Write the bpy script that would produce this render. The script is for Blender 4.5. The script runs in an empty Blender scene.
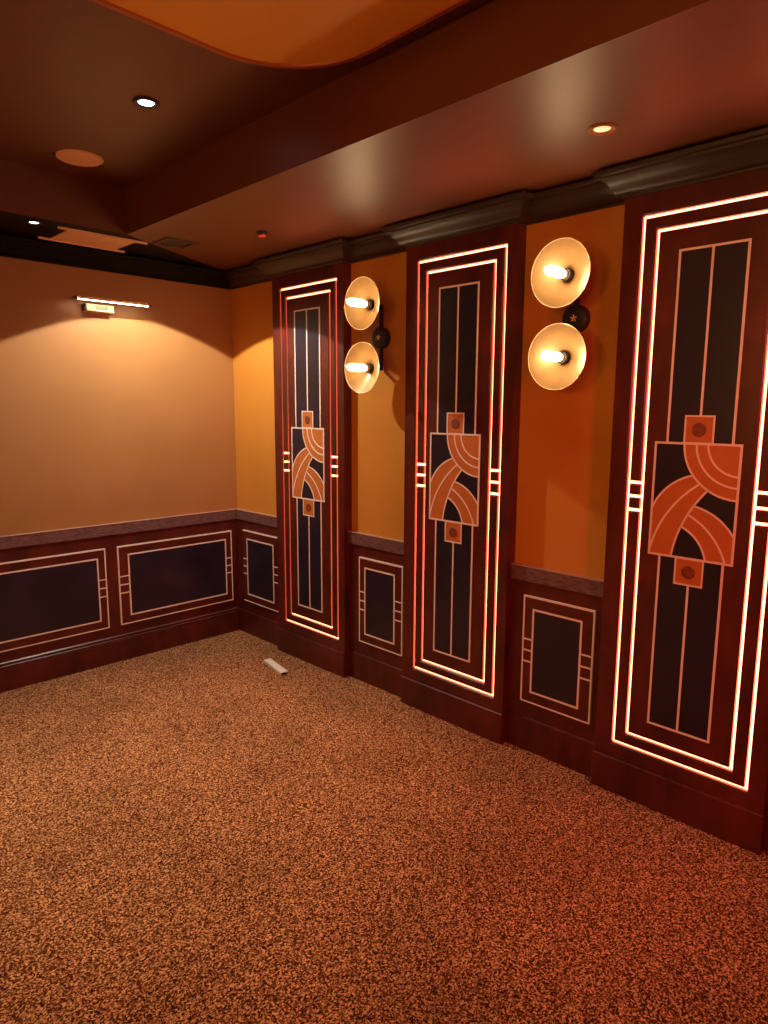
import bpy, bmesh, math, random
from mathutils import Vector, Matrix
random.seed(4)
PI = math.pi
scene = bpy.context.scene
COL = scene.collection

# ------------------------------------------------------------------ materials
def new_mat(name):
    m = bpy.data.materials.new(name); m.use_nodes = True
    nt = m.node_tree
    return m, nt, nt.nodes['Principled BSDF']

def mottled(name, c1, c2, rough=0.4, scale=(6, 6, 6), detail=5, bump=0.0, bump_scale=200, spec=0.5, metal=0.0, lo=.3, hi=.7, coat=0.0, distort=0.0):
    m, nt, b = new_mat(name)
    N, L = nt.nodes, nt.links
    tc = N.new('ShaderNodeTexCoord'); mp = N.new('ShaderNodeMapping'); mp.inputs['Scale'].default_value = scale
    L.new(tc.outputs['Object'], mp.inputs['Vector'])
    n = N.new('ShaderNodeTexNoise'); n.inputs['Scale'].default_value = 1; n.inputs['Detail'].default_value = detail
    n.inputs['Distortion'].default_value = distort
    L.new(mp.outputs[0], n.inputs['Vector'])
    r = N.new('ShaderNodeValToRGB'); r.color_ramp.elements[0].position = lo; r.color_ramp.elements[1].position = hi
    r.color_ramp.elements[0].color = (*c1, 1); r.color_ramp.elements[1].color = (*c2, 1)
    L.new(n.outputs['Fac'], r.inputs[0]); L.new(r.outputs[0], b.inputs['Base Color'])
    b.inputs['Roughness'].default_value = rough; b.inputs['Specular IOR Level'].default_value = spec
    b.inputs['Metallic'].default_value = metal
    b.inputs['Coat Weight'].default_value = coat; b.inputs['Coat Roughness'].default_value = 0.2
    if bump:
        n2 = N.new('ShaderNodeTexNoise'); n2.inputs['Scale'].default_value = bump_scale; n2.inputs['Detail'].default_value = 3
        L.new(tc.outputs['Object'], n2.inputs['Vector'])
        bp = N.new('ShaderNodeBump'); bp.inputs['Strength'].default_value = bump; bp.inputs['Distance'].default_value = 0.002
        L.new(n2.outputs['Fac'], bp.inputs['Height']); L.new(bp.outputs[0], b.inputs['Normal'])
    return m

def emit(name, col, strength, base=(.8, .8, .8)):
    m, nt, b = new_mat(name)
    N, L = nt.nodes, nt.links
    b.inputs['Base Color'].default_value = (*base, 1)
    # a very slight grain in the diffuser keeps the surface procedural
    n = N.new('ShaderNodeTexNoise'); n.inputs['Scale'].default_value = 40
    mr = N.new('ShaderNodeMapRange'); mr.inputs['To Min'].default_value = strength * .95; mr.inputs['To Max'].default_value = strength * 1.05
    L.new(n.outputs['Fac'], mr.inputs['Value']); L.new(mr.outputs[0], b.inputs['Emission Strength'])
    b.inputs['Emission Color'].default_value = (*col, 1)
    return m

M = {}
M['wood'] = mottled('mahogany_veneer', (.050, .008, .0055), (.135, .019, .012), .36, (7, 7, 3.2), 6, .10, 60, .45, 0, .3, .72, .05, .6)
M['cap'] = mottled('brushed_dark_veneer', (.10, .048, .050), (.26, .13, .125), .36, (30, 30, 160), 4, .5, 260, .6, 0, .35, .7, .1)
M['dark'] = mottled('black_lacquer_panel', (.013, .009, .018), (.026, .016, .034), .32, (4, 4, 4), 3, .05, 30, .5)
M['paint'] = mottled('satin_ochre_wall_paint', (.60, .235, .036), (.66, .27, .045), .30, (2.5, 2.5, 2.5), 3, .08, 25, .45)
M['tan'] = mottled('tan_leathered_wall_paint', (.385, .175, .058), (.44, .20, .07), .42, (2.2, 2.2, 2.2), 4, .12, 120, .4)
M['ceil'] = mottled('dark_brown_ceiling_paint', (.118, .026, .0075), (.140, .032, .0095), .44, (1.5, 1.5, 1.5), 3, .10, 12, .9)
M['matblack'] = mottled('matt_black_ceiling', (.005, .004, .0035), (.008, .006, .005), .6, (2, 2, 2), 2, 0, 1, .15)
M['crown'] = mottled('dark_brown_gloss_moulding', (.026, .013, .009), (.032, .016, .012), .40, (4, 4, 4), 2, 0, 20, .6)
M['inlay'] = mottled('rose_gold_inlay', (.92, .74, .64), (.97, .80, .70), .38, (10, 10, 10), 2, 0, 1, .5, 0.0)
M['copper'] = mottled('copper_orange_lacquer', (.56, .170, .040), (.64, .20, .050), .38, (9, 9, 9), 3, .04, 60, .5)
M['gold'] = mottled('gold_ceiling_paint', (.86, .43, .050), (.92, .48, .06), .5, (1.4, 1.4, 1.4), 4, .05, 10, .4)
M['goldrim'] = mottled('copper_rim_paint', (.42, .10, .02), (.5, .13, .03), .45, (3, 3, 3), 3)
M['black'] = mottled('black_powder_coat', (.016, .014, .018), (.028, .024, .03), .4, (30, 30, 30), 2, .1, 300)
M['brass'] = mottled('polished_brass', (.80, .50, .22), (.9, .6, .28), .25, (20, 20, 20), 2, 0, 1, .5, 1.0)
M['shade'] = mottled('cream_enamel_dish', (.215, .126, .048), (.26, .156, .060), .32, (12, 12, 12), 3, 0, 1, .5, .35)
M['plaster'] = mottled('bare_off_white_cover', (.90, .56, .34), (.95, .60, .38), .6, (5, 5, 5), 3)
M['beige'] = mottled('beige_plastic', (.85, .62, .34), (.9, .68, .38), .45, (9, 9, 9), 2)
M['white'] = mottled('white_plastic', (.80, .76, .68), (.86, .82, .74), .4, (9, 9, 9), 2)
M['led'] = emit('warm_red_led', (1, .165, .070), 15.0)
M['bulb'] = emit('warm_filament_bulb', (1, .66, .34), 56.0)
M['plight'] = emit('cool_white_tube', (1, .93, .74), 22.0)
M['dlcool'] = emit('cool_downlight_lens', (.80, .90, 1), 9.0)
M['dlwarm'] = emit('warm_downlight_lens', (1, .55, .25), 1.3)
M['redled'] = emit('red_indicator', (1, .04, .03), .35, (.5, .02, .02))

def carpet():
    m, nt, b = new_mat('speckled_twist_carpet')
    N, L = nt.nodes, nt.links
    tc = N.new('ShaderNodeTexCoord')
    n1 = N.new('ShaderNodeTexNoise'); n1.inputs['Scale'].default_value = 150; n1.inputs['Detail'].default_value = 4; n1.inputs['Roughness'].default_value = .7
    n3 = N.new('ShaderNodeTexNoise'); n3.inputs['Scale'].default_value = 2.2; n3.inputs['Detail'].default_value = 4
    v = N.new('ShaderNodeTexVoronoi'); v.inputs['Scale'].default_value = 230
    for q in (n1, n3): L.new(tc.outputs['Object'], q.inputs['Vector'])
    wob = N.new('ShaderNodeTexNoise'); wob.inputs['Scale'].default_value = 60
    L.new(tc.outputs['Object'], wob.inputs['Vector'])
    sc_ = N.new('ShaderNodeVectorMath'); sc_.operation = 'SCALE'; sc_.inputs['Scale'].default_value = .012
    L.new(wob.outputs['Color'], sc_.inputs[0])
    av = N.new('ShaderNodeVectorMath'); av.operation = 'ADD'
    L.new(tc.outputs['Object'], av.inputs[0]); L.new(sc_.outputs[0], av.inputs[1]); L.new(av.outputs[0], v.inputs['Vector'])
    sp = N.new('ShaderNodeSeparateColor'); L.new(v.outputs['Color'], sp.inputs[0])
    mixv = N.new('ShaderNodeMath'); mixv.operation = 'MULTIPLY_ADD'; mixv.inputs[1].default_value = .30
    L.new(sp.outputs[0], mixv.inputs[0])
    half = N.new('ShaderNodeMath'); half.operation = 'MULTIPLY'; half.inputs[1].default_value = .70
    L.new(n1.outputs['Fac'], half.inputs[0]); L.new(half.outputs[0], mixv.inputs[2])
    r = N.new('ShaderNodeValToRGB'); e = r.color_ramp.elements
    e[0].position = .38; e[0].color = (.045, .010, .004, 1)
    e[1].position = .67; e[1].color = (1.0, .52, .25, 1)
    k = e.new(.50); k.color = (.24, .075, .026, 1)
    L.new(mixv.outputs[0], r.inputs[0])
    mr = N.new('ShaderNodeMapRange'); mr.inputs['From Min'].default_value = .3; mr.inputs['From Max'].default_value = .7
    mr.inputs['To Min'].default_value = .80; mr.inputs['To Max'].default_value = 1.12
    L.new(n3.outputs['Fac'], mr.inputs['Value'])
    mx = N.new('ShaderNodeVectorMath'); mx.operation = 'SCALE'
    L.new(r.outputs[0], mx.inputs[0]); L.new(mr.outputs[0], mx.inputs['Scale'])
    L.new(mx.outputs[0], b.inputs['Base Color'])
    b.inputs['Roughness'].default_value = .95; b.inputs['Specular IOR Level'].default_value = .1
    bp = N.new('ShaderNodeBump'); bp.inputs['Strength'].default_value = .7; bp.inputs['Distance'].default_value = .006
    L.new(mixv.outputs[0], bp.inputs['Height']); L.new(bp.outputs[0], b.inputs['Normal'])
    return m
M['carpet'] = carpet()

# ------------------------------------------------------------------ mesh helpers
class MB:
    def __init__(s): s.bm = bmesh.new()
    def loops(s, ls, cap0=False, cap1=True, closed=True):
        rows = [[s.bm.verts.new(p) for p in l] for l in ls]
        n = len(rows[0])
        for a, b in zip(rows, rows[1:]):
            for i in range(n if closed else n - 1):
                j = (i + 1) % n
                s.bm.faces.new((a[i], a[j], b[j], b[i]))
        if cap0: s.bm.faces.new(rows[0][::-1])
        if cap1: s.bm.faces.new(rows[-1])
        return s
    def box(s, x0, x1, y0, y1, z0, z1, c=0.0):
        """box; c chamfers the front (-y) edges"""
        R = lambda y, d: [(x0 + d, y, z0 + d), (x1 - d, y, z0 + d), (x1 - d, y, z1 - d), (x0 + d, y, z1 - d)]
        yb, yf = max(y0, y1), min(y0, y1)
        if c: return s.loops([R(yb, 0), R(yf + c, 0), R(yf, c)], True, True)
        return s.loops([R(yb, 0), R(yf, 0)], True, True)
    def plate(s, poly, yb, yf, c=0.0):
        """poly: list of (x,z) counter-clockwise; extruded from yb to yf (front, smaller y)"""
        P = lambda q, y: [(a, y, b) for a, b in q]
        if c: return s.loops([P(poly, yb), P(poly, yf + c), P(inset(poly, c), yf)], True, True)
        return s.loops([P(poly, yb), P(poly, yf)], True, True)
    def ribbon(s, pts, w, yb, yf):
        """a flat strip of width w along an (x,z) polyline"""
        n = len(pts); A = []; B = []
        for i, p in enumerate(pts):
            a = Vector(pts[max(i - 1, 0)]); b = Vector(pts[min(i + 1, n - 1)])
            d = (b - a).normalized(); q = Vector((-d.y, d.x)) * w / 2; p = Vector(p)
            A.append(p + q); B.append(p - q)
        rows = [[(a.x, yb, a.y), (a.x, yf, a.y), (b.x, yf, b.y), (b.x, yb, b.y)] for a, b in zip(A, B)]
        return s.loops(rows, True, True)
    def lathe(s, prof, origin=(0, 0, 0), axis='z', n=40, cap0=True, cap1=True):
        """prof: (r, t) pairs along the axis"""
        o = Vector(origin); L = []
        for r, t in prof:
            row = []
            for k in range(n):
                a = 2 * PI * k / n
                if axis == 'z': v = (r * math.cos(a), r * math.sin(a), t)
                elif axis == 'y': v = (r * math.cos(a), t, r * math.sin(a))
                else: v = (t, r * math.cos(a), r * math.sin(a))
                row.append(o + Vector(v))
            L.append(row)
        return s.loops(L, cap0, cap1)
    def build(s, name, mat, parent=None, smooth=False, loc=None):
        bmesh.ops.recalc_face_normals(s.bm, faces=s.bm.faces)
        me = bpy.data.meshes.new(name); s.bm.to_mesh(me); s.bm.free()
        me.materials.append(M[mat] if isinstance(mat, str) else mat)
        o = bpy.data.objects.new(name, me); COL.objects.link(o)
        if parent: o.parent = parent
        if loc: o.location = loc
        if smooth:
            for p in me.polygons: p.use_smooth = True
            try: me.set_sharp_from_angle(angle=math.radians(35))
            except Exception: pass
        return o

def inset(poly, c):
    n = len(poly); out = []
    for i in range(n):
        p0, p1, p2 = Vector(poly[i - 1]), Vector(poly[i]), Vector(poly[(i + 1) % n])
        d1 = (p1 - p0).normalized(); d2 = (p2 - p1).normalized()
        n1 = Vector((-d1.y, d1.x)); n2 = Vector((-d2.y, d2.x))
        m = n1 + n2; m = m / max(m.dot(n1), .2)
        q = p1 + m * c; out.append((q.x, q.y))
    return out

def rect(x0, x1, z0, z1): return [(x0, z0), (x1, z0), (x1, z1), (x0, z1)]

def ring(mb, o, h, yb, yf, co=0.0, ch=0.0):
    """rectangular frame plate: o, h = (x0,x1,z0,z1) outer and hole; chamfers on outer/hole edges"""
    R = lambda r, d, y: [(r[0] + d, y, r[2] + d), (r[1] - d, y, r[2] + d), (r[1] - d, y, r[3] - d), (r[0] + d, y, r[3] - d)]
    ls = [R(o, 0, yb)]
    if co: ls += [R(o, 0, yf + co), R(o, co, yf)]
    else: ls += [R(o, 0, yf)]
    if ch: ls += [R(h, -ch, yf), R(h, 0, yf + ch)]
    else: ls += [R(h, 0, yf)]
    ls += [R(h, 0, yb)]
    return mb.loops(ls + [ls[0]], False, False)

def tag(o, label=None, cat=None, group=None, kind=None):
    if label: o['label'] = label
    if cat: o['category'] = cat
    if group: o['group'] = group
    if kind: o['kind'] = kind
    return o
def empty(name, loc, rz=0.0):
    o = bpy.data.objects.new(name, None); COL.objects.link(o)
    o.location = loc; o.rotation_euler = (0, 0, rz); o.empty_display_size = .1
    return o
def copy_tree(o, parent=None):
    c = o.copy(); COL.objects.link(c)
    if parent: c.parent = parent
    for ch in [q for q in ALL() if q.parent == o]: copy_tree(ch, c)
    return c
def ALL(): return list(COL.objects)

# ------------------------------------------------------------------ measures (metres; corner of room at 0,0; room is x<0, y<0)
DP = .0566            # pilaster projection
W_L, W_F = -4.90, -6.60
Z_S, Z_T = 2.335, 2.549     # lower soffit, raised tray
TX0, TX1, TY0, TY1 = -4.01, -.89, -6.0, -.48   # tray
RW = -PI / 2          # things on the right wall: local x runs along the wall, local -y into the room
PC = [-.833, -1.8975, -2.962, -4.031]          # pilaster centres
PL, PR = .315, .303

# ------------------------------------------------------------------ the room
T = .12
mb = MB(); mb.box(W_L - T, T, W_F - T, T, -.1, 0); tag(mb.build('floor', 'carpet'), kind='structure')
mb = MB(); mb.box(W_L - T, T, 0, T, 0, Z_T + .15); tag(mb.build('wall_back', 'tan'), kind='structure')
mb = MB(); mb.box(0, T, W_F - T, 0, 0, Z_T + .15); tag(mb.build('wall_right', 'paint'), kind='structure')
mb = MB(); mb.box(W_L - T, W_L, W_F - T, 0, 0, Z_T + .15); tag(mb.build('wall_left', 'paint'), kind='structure')
mb = MB(); mb.box(W_L, 0, W_F - T, W_F, 0, Z_T + .15); tag(mb.build('wall_front', 'tan'), kind='structure')
# ceiling: dropped soffit with a raised tray, one solid
mb = MB()
zt = Z_T + .15
R = lambda x0, x1, y0, y1, z: [(x0, y0, z), (x1, y0, z), (x1, y1, z), (x0, y1, z)]
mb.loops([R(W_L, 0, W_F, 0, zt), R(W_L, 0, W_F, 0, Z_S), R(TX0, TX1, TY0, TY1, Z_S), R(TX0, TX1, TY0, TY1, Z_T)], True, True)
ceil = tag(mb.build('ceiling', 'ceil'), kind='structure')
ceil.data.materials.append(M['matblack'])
for p in ceil.data.polygons:      # the rear band of the dropped soffit takes the near-black material
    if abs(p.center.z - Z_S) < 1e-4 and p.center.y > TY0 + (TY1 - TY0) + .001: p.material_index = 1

# crown moulding following wall and pilasters
prof = [(0, 2.236), (.006, 2.236), (.008, 2.243), (.016, 2.246), (.026, 2.252), (.034, 2.262), (.040, 2.275), (.050, 2.287),
        (.062, 2.294), (.072, 2.299), (.074, 2.306), (.082, 2.309), (.085, 2.314), (.085, 2.324), (.0, 2.324)]
def crown(path, name):
    """path: list of (x,y) on wall face going so that the room is on the right-hand side normal given"""
    mb = MB(); rows = []
    n = len(path)
    for (p, q) in prof:
        row = []
        for i in range(n):
            a = Vector(path[i])
            ns = []
            if i > 0: d = (a - Vector(path[i - 1])).normalized(); ns.append(Vector((d.y, -d.x)))
            if i < n - 1: d = (Vector(path[i + 1]) - a).normalized(); ns.append(Vector((d.y, -d.x)))
            m = sum(ns, Vector((0, 0)))
            m = m / m.dot(ns[0])
            v = a + m * p; row.append((v.x, v.y, q))
        rows.append(row)
    mb.loops(rows + [rows[0]], False, False, closed=False)
    o = tag(mb.build(name, 'crown', smooth=True), kind='structure')
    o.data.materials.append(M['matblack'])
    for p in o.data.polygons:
        if p.center.x < -.6: p.material_index = 1  # the back-wall run takes the near-black material too
    return o
path = [(W_L, 0), (0, 0)]
for c in PC: path += [(0, c + PL), (-DP, c + PL), (-DP, c - PR), (0, c - PR)]
path.append((0, W_F))
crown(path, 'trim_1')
# recessed frieze closing the shadow gap above the crown
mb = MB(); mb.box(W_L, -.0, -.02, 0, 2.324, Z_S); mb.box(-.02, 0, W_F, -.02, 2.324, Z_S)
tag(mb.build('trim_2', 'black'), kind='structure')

# ------------------------------------------------------------------ pilasters with light channels and marquetry
ZU, ZD_ = 2.236, .145
GW = .0110; GD = .0180; CH = .0055
OU, OZ0, OZ1 = .2422, .208, 2.1616
IU, IZ0, IZ1 = .1893, .260, 2.109
RZ = (1.233, 1.182, 1.131)
def arc(c, r, p0, p1, n=14):
    a0 = math.atan2(p0[1] - c[1], p0[0] - c[0]); a1 = math.atan2(p1[1] - c[1], p1[0] - c[0])
    while a1 - a0 > PI: a1 -= 2 * PI
    while a1 - a0 < -PI: a1 += 2 * PI
    return [(c[0] + r * math.cos(a0 + (a1 - a0) * k / n), c[1] + r * math.sin(a0 + (a1 - a0) * k / n)) for k in range(n + 1)]
def circ_x(c, r, x, sgn=1):   # z of circle at x
    return c[1] + sgn * math.sqrt(max(r * r - (x - c[0]) ** 2, 0))
def circ_z(c, r, z, sgn=1):
    return c[0] + sgn * math.sqrt(max(r * r - (z - c[1]) ** 2, 0))
def isect(c0, r0, c1, r1, left=True):
    a = Vector(c0); b = Vector(c1); d = (b - a).length; t = (d * d + r0 * r0 - r1 * r1) / (2 * d)
    h = math.sqrt(max(r0 * r0 - t * t, 0)); u = (b - a) / d; v = Vector((-u.y, u.x)) * (h if left else -h)
    q = a + u * t + v; return (q.x, q.y)

def make_pilaster():
    root = empty('lit_pilaster', (0, PC[0], 0), RW)
    f = -DP; g = f + GD
    mb = MB(); mb.box(-PL, PR, 0, g, 0, ZU); mb.build('carcass', 'wood', root)
    mb = MB(); mb.box(-PL - .0035, PR + .0035, 0, f - .012, 0, ZD_, .004); mb.build('plinth', 'wood', root)
    mb = MB(); h = GW / 2
    ring(mb, (-PL, PR, ZD_, ZU), (-OU - h, OU + h, OZ0 - h, OZ1 + h), g, f, 0, CH); mb.build('face_frame', 'wood', root)
    # band between the two light channels, cut by the short cross channels
    x0, x1, y0, y1 = OU - h, IU + h, OZ0 + h, IZ0 - h
    up = [(-x0, RZ[0] + h), (-x1, RZ[0] + h), (-x1, IZ1 + h), (x1, IZ1 + h), (x1, RZ[0] + h), (x0, RZ[0] + h), (x0, OZ1 - h), (-x0, OZ1 - h)]
    lo = [(-x0, y0), (x0, y0), (x0, RZ[2] - h), (x1, RZ[2] - h), (x1, y1), (-x1, y1), (-x1, RZ[2] - h), (-x0, RZ[2] - h)]
    mb = MB(); mb.plate(up, g, f, CH); mb.build('upper_band', 'wood', root)
    mb = MB(); mb.plate(lo, g, f, CH); mb.build('lower_band', 'wood', root)
    for s in (-1, 1):
        for a, b in ((RZ[1] + h, RZ[0] - h), (RZ[2] + h, RZ[1] - h)):
            mb = MB(); xs = sorted((s * x0, s * x1)); mb.plate(rect(xs[0], xs[1], a, b), g, f, CH); mb.build('band_block', 'wood', root)
    mb = MB(); mb.plate(rect(-IU + h, IU - h, IZ0 + h, IZ1 - h), g, f, CH); mb.build('centre_panel', 'wood', root)
    # light strips lie at the bottom of the channels
    e = g - .0015; hw = h - .0008
    mb = MB(); ring(mb, (-OU - hw, OU + hw, OZ0 - hw, OZ1 + hw), (-OU + hw, OU - hw, OZ0 + hw, OZ1 - hw), g, e); mb.build('light_strip', 'led', root)
    mb = MB(); ring(mb, (-IU - hw, IU + hw, IZ0 - hw, IZ1 + hw), (-IU + hw, IU - hw, IZ0 + hw, IZ1 - hw), g, e); mb.build('light_strip', 'led', root)
    for s in (-1, 1):
        for z in RZ:
            xs = sorted((s * (x0 - .0003), s * (x1 + .0003)))
            mb = MB(); mb.box(xs[0], xs[1], g, e - .002, z - hw, z + hw); mb.build('light_rung', 'led', root)
    # marquetry: s is the coordinate across, from the left light channel
    O = .2400
    X = lambda s: s - O
    P = lambda p: (p[0] - O, p[1])
    d1 = f - .0012; l1 = f - .0028; LW = .0078
    sL, sR, wz0, wz1 = .134, .351, .336, 2.030
    bz0, bz1, bL, bR = .981, 1.383, .0945, .3785
    for a, b, z0, z1 in ((sL, .2415, bz1, wz1), (.2415, sR, bz1, wz1), (sL, .2415, wz0, bz0), (.2415, sR, wz0, bz0)):
        mb = MB(); mb.plate(rect(X(a), X(b), z0, z1), f, d1); mb.build('dark_inlay', 'dark', root)
    def line(pts, w=LW):
        return MB().ribbon([P(p) for p in pts], w, f, l1)
    w2 = LW / 2
    for z0, z1, zs in ((bz1, wz1, wz1), (wz0, bz0, wz0)):
        mb = MB()
        mb.box(X(sL) - w2, X(sL) + w2, f, l1, z0 + w2, z1 - w2); mb.box(X(sR) - w2, X(sR) + w2, f, l1, z0 + w2, z1 - w2)
        mb.box(X(sL) - w2, X(sR) + w2, f, l1, zs - w2, zs + w2)
        c0, c1 = (1.478, wz1 - w2) if z0 == bz1 else (wz0 + w2, .885)
        mb.box(X(.2415) - w2, X(.2415) + w2, f, l1, c0, c1)
        mb.build('inlay_line', 'inlay', root)
    # centre block
    mb = MB(); mb.plate(rect(X(bL), X(bR), bz0, bz1), f, d1 - .0002); blk = mb.build('motif_block', 'dark', root)
    mb = MB(); ring(mb, (X(bL) - w2, X(bR) + w2, bz0 - w2, bz1 + w2), (X(bL) + w2, X(bR) - w2, bz0 + w2, bz1 - w2), f, l1 - .0003)
    mb.build('motif_border', 'inlay', blk)
    c1 = (.3785, 1.383); r = (.184, .143, .105)
    cA, rA = (.283, 1.082), .199; cB, rB = (.496, .917), .408; cC, rC = (.634, .923), .464
    cD, rD = (.205, .969), .202; cE, rE = (.110, .904), .258; cF, rF = (.145, .954), .149
    a1 = arc(c1, r[0], (bR - r[0], bz1), (bR, bz1 - r[0]))
    def fan(name, poly, y): 
        m_ = MB(); q = [P(p) for p in poly]
        area = sum(q[i - 1][0] * q[i][1] - q[i][0] * q[i - 1][1] for i in range(len(q)))
        if area < 0: q = q[::-1]
        m_.plate(q, f, y); return m_.build(name, 'copper', blk)
    yc = d1 - .0007
    fan('arc_band', [(bR, bz1)] + a1, yc)
    pA = isect(c1, r[0], cA, rA, False); pA2 = isect(c1, r[0], cA, rA, True)
    pA = min((pA, pA2), key=lambda p: (p[0] - .225) ** 2 + (p[1] - 1.274) ** 2)
    cand = [isect(c1, r[0], cC, rC, k) for k in (True, False)]
    pC = min(cand, key=lambda p: (p[0] - .277) ** 2 + (p[1] - 1.219) ** 2)
    cand = [isect(c1, r[0], cB, rB, k) for k in (True, False)]
    pB = min(cand, key=lambda p: (p[0] - .251) ** 2 + (p[1] - 1.243) ** 2)
    A0 = (bL, circ_x(cA, rA, bL + .0, 1)); B0 = (bL, circ_x(cB, rB, bL, 1)); C0 = (circ_z(cC, rC, bz0, -1), bz0)
    aA = arc(cA, rA, A0, pA); aB = arc(cB, rB, B0, pB); aC = arc(cC, rC, C0, pC)
    a1s = arc(c1, r[0], pA, pC, 5)
    fan('arc_band', aA + a1s[1:] + aC[::-1][1:] + [(bL, bz0)], yc)
    def onC(c, rr, guess):
        cd = [isect(cC, rC, c, rr, k) for k in (True, False)]
        return min(cd, key=lambda p: (p[0] - guess[0]) ** 2 + (p[1] - guess[1]) ** 2)
    D0 = onC(cD, rD, (.240, 1.168)); E0 = onC(cE, rE, (.219, 1.138)); F0 = onC(cF, rF, (.198, 1.093))
    D1 = (bR, circ_x(cD, rD, bR, 1)); E1 = (circ_z(cE, rE, bz0, 1), bz0); F1 = (circ_z(cF, rF, bz0, 1), bz0)
    aD = arc(cD, rD, D0, D1); aE = arc(cE, rE, E0, E1); aF = arc(cF, rF, F0, F1)
    fan('arc_band', aD + [(bR, bz0)] + aF[::-1] + arc(cC, rC, F0, D0, 4)[1:-1], yc)
    for pts in (a1, arc(c1, r[1], (bR - r[1], bz1), (bR, bz1 - r[1])), arc(c1, r[2], (bR - r[2], bz1), (bR, bz1 - r[2])), aA, aB, aC, aD, aE, aF):
        line(pts, .0068).build('arc_line', 'inlay', blk)
    # the two small squares with a round stud
    for z0, z1 in ((bz1 + .002, 1.477), (.886, bz0 - .002)):
        mb = MB(); mb.plate(rect(X(.1925), X(.2865), z0, z1), f, yc); sq = mb.build('square_tile', 'copper', root)
        mb = MB(); ring(mb, (X(.1925) - .003, X(.2865) + .003, z0 - .003, z1 + .003), (X(.1925) + .003, X(.2865) - .003, z0 + .003, z1 - .003), f, l1 - .0004)
        mb.build('tile_border', 'inlay', sq)
        mb = MB(); mb.lathe([(.0235, 0), (.0235, -.0016), (.021, -.0030), (.0, -.0034)][:3], (X(.2395), yc, (z0 + z1) / 2), 'y', 28, False, True)
        mb.build('round_stud', 'stud', sq)
    return root
M['stud'] = mottled('dark_copper_stud', (.16, .035, .016), (.30, .07, .03), .45, (60, 60, 60), 3)
pil = [make_pilaster()]
for c in PC[1:]:
    q = copy_tree(pil[0]); q.location = (0, c, 0); pil.append(q)
for q, t in zip(pil, (
        'farthest mahogany pilaster with glowing red-lit border, nearest the room corner, marquetry motif',
        'middle mahogany pilaster with glowing red-lit border, standing between the two double sconces',
        'nearest and largest mahogany pilaster with glowing border, at the right edge of the photo',
        'mahogany pilaster with glowing border beyond the right edge of the photo')):
    tag(q, t, 'wall panel', 'illuminated art deco pilasters on the right wall')

# ------------------------------------------------------------------ wainscot
CAPT = .831; DF = -.018
def raised_panel(root, u0, u1, z0, z1, i0, i1, j0, j1, left=True):
    yf = DF - .009
    mb = MB(); mb.box(u0, u1, DF, yf, z0, z1); pn = mb.build('raised_panel', 'wood', root)
    t = .006; yt = yf - .0012
    mb = MB()
    mb.box(u0 - .0015, u1 + .0015, DF, yt, z1 - t, z1 + .0015); mb.box(u0 - .0015, u1 + .0015, DF, yt, z0 - .0015, z0 + t - .001)
    mb.box(u1 - t, u1 + .0015, DF, yt, z0 + t, z1 - t)
    if left: mb.box(u0 - .0015, u0 + t, DF, yt, z0 + t, z1 - t)
    mb.build('edge_trim', 'inlay', pn)
    mb = MB(); mb.box(i0, i1, yf, yf - .0008, j0, j1); mb.build('dark_inset', 'dark', pn)
    w = .0042
    mb = MB(); ring(mb, (i0 - w, i1 + w, j0 - w, j1 + w), (i0 + w, i1 - w, j0 + w, j1 - w), yf, yf - .002); mb.build('inset_border', 'inlay', pn)
    for z in (.512, .462, .412):
        for a, b in ((u0 + (t if left else 0), i0 - w), (i1 + w, u1 - t)):
            mb = MB(); mb.box(a, b, yf, yf - .0018, z - .0035, z + .0035); mb.build('cross_bar', 'inlay', pn)
def wainscot(loc, rz, u0, u1, panels, label, name='wainscot', sk0=0, sk1=0):
    root = empty(name, loc, rz)
    mb = MB(); mb.box(u0, u1, 0, DF, .152 if sk1 else .160, CAPT - .066); mb.build('backing_board', 'wood', root)
    mb = MB(); mb.box(u0, u1, 0, DF - .008, CAPT - .066, CAPT - .003, .002); cp = mb.build('cap_rail', 'cap', root)
    mb = MB(); mb.box(u0, u1, 0, DF - .0095, CAPT - .003, CAPT); mb.build('top_bead', 'inlaydull', cp)
    mb = MB(); y = DF - .008
    # skirting with two fine beads on top
    pr = [(0, 0), (y, 0), (y, .146), (y + .003, .150), (DF, .152), (0, .152)] if sk1 else [(0, 0), (y, 0), (y, .125), (y + .003, .129), (y - .0015, .133), (y - .0015, .137), (y + .004, .141), (y + .004, .147), (y + .001, .150), (y + .001, .154), (DF, .160), (0, .160)]
    mb.loops([[(u0 + sk0, a, b) for a, b in pr], [(u1 - sk1, a, b) for a, b in pr]], True, True); mb.build('skirting', 'wood', root)
    for p in panels: raised_panel(root, *p)
    return tag(root, label, 'wainscot', 'dark wood wainscot sections')
M['inlaydull'] = mottled('rail_bead', (.42, .24, .17), (.5, .28, .2), .4, (10, 10, 10), 2)
wainscot((0, 0, 0), 0, W_L, -.031, [(-2.545, -1.780, .221, .692, -2.482, -1.828, .272, .638),
                                 (-1.672, -.907, .221, .692, -1.609, -.954, .272, .638),
                                 (-.835, -.070, .221, .692, -.772, -.117, .272, .638)],
         'long mahogany wainscot with wide black insets running along the back wall under the picture light')
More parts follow.
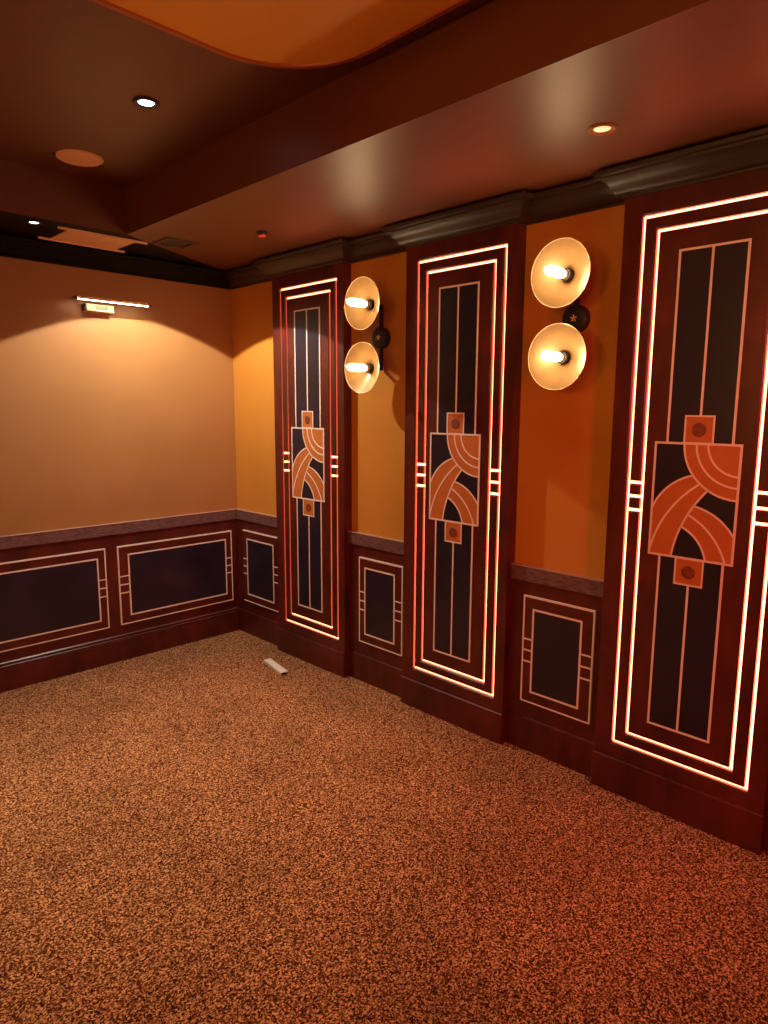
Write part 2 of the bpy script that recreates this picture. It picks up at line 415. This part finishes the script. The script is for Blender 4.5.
BR_ = [(0, PC[0] + PL, (.100, .490, .226, .702, .146, .434, .277, .647, False), 'mahogany wainscot section in the room corner left of the farthest pilaster'),
       (PC[0] - PR, PC[1] + PL, (1.224, 1.549, .229, .702, 1.271, 1.491, .280, .648), 'mahogany wainscot section with upright black inset between the farthest and middle pilasters'),
       (PC[1] - PR, PC[2] + PL, (2.273, 2.604, .227, .704, 2.3225, 2.548, .278, .648), 'mahogany wainscot section with upright black inset between the middle and nearest pilasters'),
       (PC[2] - PR, PC[3] + PL, (3.341, 3.672, .227, .704, 3.3905, 3.616, .278, .648), 'mahogany wainscot section beyond the right edge of the photo')]
for y0, y1, p, t in BR_:
    m_ = (y0 + y1) / 2
    q = tuple(v + m_ if i in (0, 1, 4, 5) else v for i, v in enumerate(p[:8])) + p[8:]
    wainscot((0, m_, 0), RW, m_ - y0, m_ - y1, [q], t, 'wainscot', .0 if y0 == 0 else .004, .004)

# ------------------------------------------------------------------ double dish sconces
def make_sconce():
    root = empty('wall_sconce', (0, 0, 1.845), RW)
    mb = MB(); mb.lathe([(.052, 0), (.052, -.033), (.050, -.0355), (.046, -.0365)], (0, 0, 0), 'y', 40); pl = mb.build('backplate', 'black', root, True)
    mb = MB()
    for k in range(5):
        a = 2 * PI * k / 5 + PI / 2; c, s = math.cos(a), math.sin(a)
        tip = [(r * c - w * s, r * s + w * c) for r, w in ((.003, -.0012), (.0105, -.0034), (.0145, 0), (.0105, .0034), (.003, .0012))]
        mb.plate(tip, -.0365, -.0385)
    mb.lathe([(.0035, -.0365), (.0035, -.0395), (.002, -.0402)], (0, 0, 0), 'y', 16)
    mb.build('star_screw', 'rimm', pl)
    mb = MB(); mb.box(-.0065, .0065, -.008, -.026, -.160, .160, .002); mb.build('bar', 'black', root)
    for s in (1, -1):
        z = s * .152
        mb = MB(); mb.lathe([(.009, -.024), (.009, -.090)], (0, 0, z), 'y', 20); mb.build('stem', 'black', root, True)
        # shallow dish, double walled
        pf = [(.020, -.084), (.024, -.086), (.060, -.106), (.093, -.128), (.1215, -.1475), (.1228, -.1500), (.1210, -.1510),
              (.092, -.1307), (.059, -.1088), (.022, -.0893), (.020, -.0893)]
        mb = MB(); mb.lathe(pf + [pf[0]], (0, 0, z), 'y', 64, False, False); d = mb.build('dish_shade', 'shade', root, True)
        mb = MB(); mb.lathe([(.1220, -.1485), (.1238, -.1495), (.1243, -.1510), (.1230, -.1522), (.1210, -.1515), (.1220, -.1485)], (0, 0, z), 'y', 64, False, False)
        mb.build('rim', 'rimm', d, True)
        mb = MB(); mb.lathe([(.0225, -.082), (.0225, -.112), (.0205, -.1145), (.0165, -.1145)], (0, 0, z), 'y', 28); sk = mb.build('lamp_socket', 'black', root, True)
        mb = MB(); mb.lathe([(.0150, -.1145), (.0158, -.117), (.0145, -.120), (.0155, -.123), (.014, -.126)], (0, 0, z), 'y', 24); mb.build('screw_cap', 'brass', sk, True)
        mb = MB(); mb.lathe([(.0115, -.124), (.0140, -.132), (.0170, -.142), (.0180, -.156), (.0180, -.208), (.0165, -.224), (.0120, -.236), (.006, -.242)], (0, 0, z), 'y', 28)
        mb.build('bulb', 'bulb', root, True)
    return root
M['rimm'] = mottled('pale_gold_rim', (.95, .75, .45), (1, .8, .5), .3, (20, 20, 20), 2, 0, 1, .5, .2)
sc = [make_sconce()]
for k in range(2): sc.append(copy_tree(sc[0]))
for o, y, t in zip(sc, (-1.376, -2.453, -3.520), (
        'double dish wall sconce with two lit bulbs between the farthest and middle pilasters',
        'double dish wall sconce with two lit bulbs between the middle and nearest pilasters',
        'double dish wall sconce with two lit bulbs beyond the right edge of the photo')):
    o.location = (0, y, 1.845); tag(o, t, 'wall lamp', 'double dish wall sconces')

# ------------------------------------------------------------------ picture light on the back wall
root = empty('picture_light', (-.807, 0, 2.064))
tag(root, 'slim lit picture light bar with cool white tube on the tan back wall', 'lamp')
L2 = .196
mb = MB()
pr = [(-.113, -.0045), (-.113, .009), (-.106, .012), (-.092, .012), (-.085, .009), (-.085, -.0045), (-.088, -.0045), (-.088, .006), (-.110, .006), (-.110, -.0045)]
mb.loops([[(-L2, a, b) for a, b in pr], [(L2, a, b) for a, b in pr]], True, True); mb.build('housing', 'brass', root)
mb = MB(); pr = [(-.1095, -.002)] + [(-.099 + .0105 * math.sin(math.radians(t)) * 1.0, -.0035 - .0035 * math.cos(math.radians(t))) for t in range(-90, 91, 15)] + [(-.0885, -.002)]
mb.loops([[(-L2 + .004, a, b) for a, b in pr], [(L2 - .004, a, b) for a, b in pr]], True, True); mb.build('light_lens', 'plight', root, True)
for s in (-1, 1):
    mb = MB(); mb.lathe([(.010, s * L2), (.010, s * (L2 + .006)), (.004, s * (L2 + .008)), (.004, s * (L2 + .022))], (0, -.099, .001), 'x', 16); mb.build('end_cap', 'black', root, True)
for s in (-1, 1):
    mb = MB(); mb.lathe([(.0035, 0), (.0035, -.092)], (s * .05 - .01, 0, .0085), 'y', 12); mb.build('arm', 'brass', root, True)
# small driver box with a slot under the bar
root = empty('driver_box', (-.862, 0, 2.010))
tag(root, 'small beige box with dark slot mounted on back wall under the picture light', 'box')
mb = MB(); mb.box(-.074, .074, 0, -.052, 0, .038, .002); bx = mb.build('case', 'beige', root)
mb = MB(); mb.box(-.082, -.074, 0, -.050, .001, .036); mb.build('side_slab', 'black', root)  # thin black slab on the left end of the case
mb = MB(); ring(mb, (-.022, .034, .013, .027), (-.0185, .0305, .0165, .0235), -.052, -.053); mb.build('slot_frame', 'black', bx)

# ------------------------------------------------------------------ ceiling fittings
M['copperring'] = mottled('copper_ring', (.40, .16, .07), (.5, .2, .09), .35, (9, 9, 9), 2, 0, 1, .5, .5)
def downlight(name, x, y, z, ringm, lens, r=.043, label=''):
    root = empty(name, (x, y, z))
    mb = MB(); p = [(r * .62, .0), (r, .0), (r, -.004), (r * .93, -.007), (r * .68, -.006), (r * .60, -.001), (r * .62, .0)]
    mb.lathe(p, (0, 0, 0), 'z', 40, False, False); mb.build('trim_ring', ringm, root, True)
    mb = MB(); mb.lathe([(r * .60, -.0005), (r * .58, -.003), (r * .45, -.0045)], (0, 0, 0), 'z', 32); mb.build('lens', lens, root, True)
    return tag(root, label, 'ceiling light', 'recessed downlights')
downlight('downlight', -1.248, -1.452, Z_T, 'black', 'dlcool', .045, 'recessed downlight with black rim, shining cool white, in the raised ceiling tray')
downlight('downlight', -1.290, -.396, Z_S, 'black', 'dlcool', .034, 'small cool white downlight in the dark rear soffit left of the pale rectangular vent')
downlight('downlight', -.449, -2.756, Z_S, 'copperring', 'dlwarm', .042, 'recessed downlight with copper rim, glowing warm, in the soffit above the near pilasters')

root = empty('ceiling_speaker', (-1.203, -.742, Z_T))
tag(root, 'round pale ceiling speaker grille in the corner of the raised ceiling tray', 'speaker')
mb = MB(); mb.lathe([(.094, 0), (.094, -.004), (.090, -.007), (.086, -.005)], (0, 0, 0), 'z', 48); mb.build('frame', 'plaster', root, True)
mb = MB(); mb.lathe([(.086, -.005), (.084, -.0065), (.05, -.0075), (.001, -.008)], (0, 0, 0), 'z', 48); mb.build('grille', 'plaster', root, True)
for a in (.3, 2.9):
    mb = MB(); mb.box(-.006, .006, -.003, .003, -.006, 0); mb.build('clip', 'black', root, loc=(.101 * math.cos(a), .101 * math.sin(a), 0))

def vent(x, y, face, rail, label, w=.165, d=.135, e=.055):
    root = empty('ceiling_vent', (x, y, Z_S))
    tag(root, label, 'vent')
    mb = MB(); mb.box(-w, w, -d, d, -.006, 0); pn = mb.build('cover_plate', face, root)
    for s in (-1, 1):
        mb = MB(); mb.box(-w - e, w + e, s * d - .006, s * d + .006, -.010, 0); mb.build('rail', rail, root)
    return root
vent(-.965, -.258, 'plaster', 'plaster', 'pale rectangular ceiling vent cover with long side rails on the dark rear soffit')
root = empty('corner_downlight', (-.64, -.50, Z_S))
tag(root, 'square black recessed downlight in the dark soffit near the room corner, washing both walls', 'ceiling light')
mb = MB()
Q = lambda h, z: [(-h, -h, z), (h, -h, z), (h, h, z), (-h, h, z)]
mb.loops([Q(.088, 0), Q(.088, -.004), Q(.080, -.007), Q(.062, -.007), Q(.058, -.001), Q(.058, 0)], False, False); mb.build('frame', 'crown', root)
mb = MB(); mb.loops([Q(.058, 0), Q(.058, -.001), Q(.050, -.003)], True, True); mb.build('lens', 'black', root)

root = empty('smoke_detector', (-.456, -1.000, Z_S))
tag(root, 'tiny black smoke detector with a red light on the right-hand soffit', 'smoke detector')
mb = MB(); mb.lathe([(.026, 0), (.026, -.008), (.020, -.016), (.010, -.019)], (0, 0, 0), 'z', 28); bd = mb.build('body', 'black', root, True)
mb = MB(); mb.lathe([(.0195, -.0162), (.017, -.0215), (.011, -.0225)], (0, 0, 0), 'z', 24); mb.build('indicator', 'redled', root, True)

# gold rounded ceiling panel
def rrect(x0, x1, y0, y1, r, n=12):
    out = []
    for cx, cy, a in ((x1 - r, y1 - r, 0), (x0 + r, y1 - r, 90), (x0 + r, y0 + r, 180), (x1 - r, y0 + r, 270)):
        for k in range(n + 1):
            t = math.radians(a + 90 * k / n); out.append((cx + r * math.cos(t), cy + r * math.sin(t)))
    return out
root = empty('ceiling_panel', (-2.45, -3.3, Z_T))
tag(root, 'large gold painted ceiling panel with rounded corner fixed up in the raised tray', 'ceiling panel')
hx, hy = 1.505, 1.36
q = rrect(-hx, hx, -hy, hy, .33); q1 = rrect(-hx + .025, hx - .025, -hy + .025, hy - .025, .305)
q2 = rrect(-hx + .006, hx - .006, -hy + .006, hy - .006, .324); q3 = rrect(-hx + .022, hx - .022, -hy + .022, hy - .022, .308)
V = lambda q, z: [(a, b, z) for a, b in q]
mb = MB(); mb.loops([V(q1, 0), V(q1, -.012)], True, True); mb.build('gold_field', 'gold', root)
mb = MB(); mb.loops([V(q, 0), V(q, -.010), V(q2, -.017), V(q3, -.018), V(q1, -.012), V(q1, 0)], False, False); mb.build('rim', 'goldrim', root, True)

# ------------------------------------------------------------------ offcut of trim lying on the carpet
root = empty('trim_offcut', (-.2585, -.760, 0.0))
a = math.atan2(-.889 + .628 + .0, -.283 + .232)   # along its length
root.rotation_euler = (0, 0, a)
tag(root, 'short pale plastic trunking offcut lying on the carpet near the corner', 'offcut')
mb = MB(); l, w, h, t = .119, .022, .019, .0018
pr = [(-w, .002), (-w, h), (w, h), (w, .002), (w - t, .002), (w - t, h - t), (-w + t, h - t), (-w + t, .002)]
mb.loops([[(-l, p, z) for p, z in pr], [(l, p, z) for p, z in pr]], True, True); mb.build('channel', 'white', root)

# ------------------------------------------------------------------ lights
def spot(name, loc, e, col, size=120, blend=.6, rad=.04):
    d = bpy.data.lights.new(name, 'SPOT'); d.energy = e; d.color = col; d.spot_size = math.radians(size); d.spot_blend = blend; d.shadow_soft_size = rad
    o = bpy.data.objects.new(name, d); COL.objects.link(o); o.location = loc; return o
def point(name, loc, e, col, rad=.06):
    d = bpy.data.lights.new(name, 'POINT'); d.energy = e; d.color = col; d.shadow_soft_size = rad
    o = bpy.data.objects.new(name, d); COL.objects.link(o); o.location = loc; return o
def aimed(o, target):
    o.rotation_euler = (Vector(target) - o.location).to_track_quat('-Z', 'Y').to_euler(); return o
spot('downlight_beam', (-1.248, -1.452, Z_T - .02), 88, (1, .78, .46), 64, .9)
spot('downlight_beam', (-1.290, -.396, Z_S - .02), 7, (.9, .93, 1), 76, .9)
spot('downlight_beam', (-.449, -2.756, Z_S - .02), 3, (1, .5, .22), 90, .8)
spot('corner_wash', (-.70, -.56, Z_S - .012), 70, (1, .96, .78), 121, .04, .012)
spot('downlight_beam', (-3.65, -1.30, Z_T - .02), 100, (1, .74, .44), 66, .9)
spot('downlight_beam', (-2.45, -1.20, Z_T - .02), 62, (1, .74, .44), 62, .95)
for y in (-2.7, -4.2):
    spot('left_fill', (W_L + .25, y, 1.845), 75, (1, .44, .12), 108, .7, .35).rotation_euler = (0, -PI / 2, 0)  # added fill spots from the unseen left side; no sconces stand there
point('red_lamp_glow', (-.8, -5.0, 1.6), 9, (1, .05, .04), .15)
aimed(spot('red_lamp_beam', (-1.2, -4.9, 1.6), 95, (1, .06, .12), 75, .9, .12), (-.15, -2.9, .9))
w = bpy.data.worlds.new('world'); scene.world = w; w.use_nodes = True
w.node_tree.nodes['Background'].inputs[0].default_value = (.02, .008, .004, 1); w.node_tree.nodes['Background'].inputs[1].default_value = .3

# ------------------------------------------------------------------ camera
yaw, pitch, roll, fpx = 0.7846208, -0.1536273, 0.0050209, 673.461
Fv = Vector((math.sin(yaw) * math.cos(pitch), math.cos(yaw) * math.cos(pitch), math.sin(pitch)))
R0 = Vector((math.cos(yaw), -math.sin(yaw), 0)); U0 = R0.cross(Fv)
Rv = R0 * math.cos(roll) + U0 * math.sin(roll); Uv = -R0 * math.sin(roll) + U0 * math.cos(roll)
cd = bpy.data.cameras.new('camera'); cam = bpy.data.objects.new('camera', cd); COL.objects.link(cam)
cd.sensor_fit = 'VERTICAL'; cd.sensor_height = 36; cd.sensor_width = 27; cd.lens = fpx / 1024 * 36; cd.clip_start = .02
m3 = Matrix((Rv, Uv, -Fv)).transposed()
cam.matrix_world = Matrix.Translation((-2.449476, -3.838946, 1.5)) @ m3.to_4x4()
scene.camera = cam
vs = scene.view_settings
scene.display_settings.display_device = 'sRGB'
vs.view_transform = 'Standard'; vs.look = 'None'; vs.exposure = 0.0; vs.gamma = 1; vs.use_curve_mapping = False
scene.cycles.use_denoising = True
scene.cycles.max_bounces = 8; scene.cycles.diffuse_bounces = 5
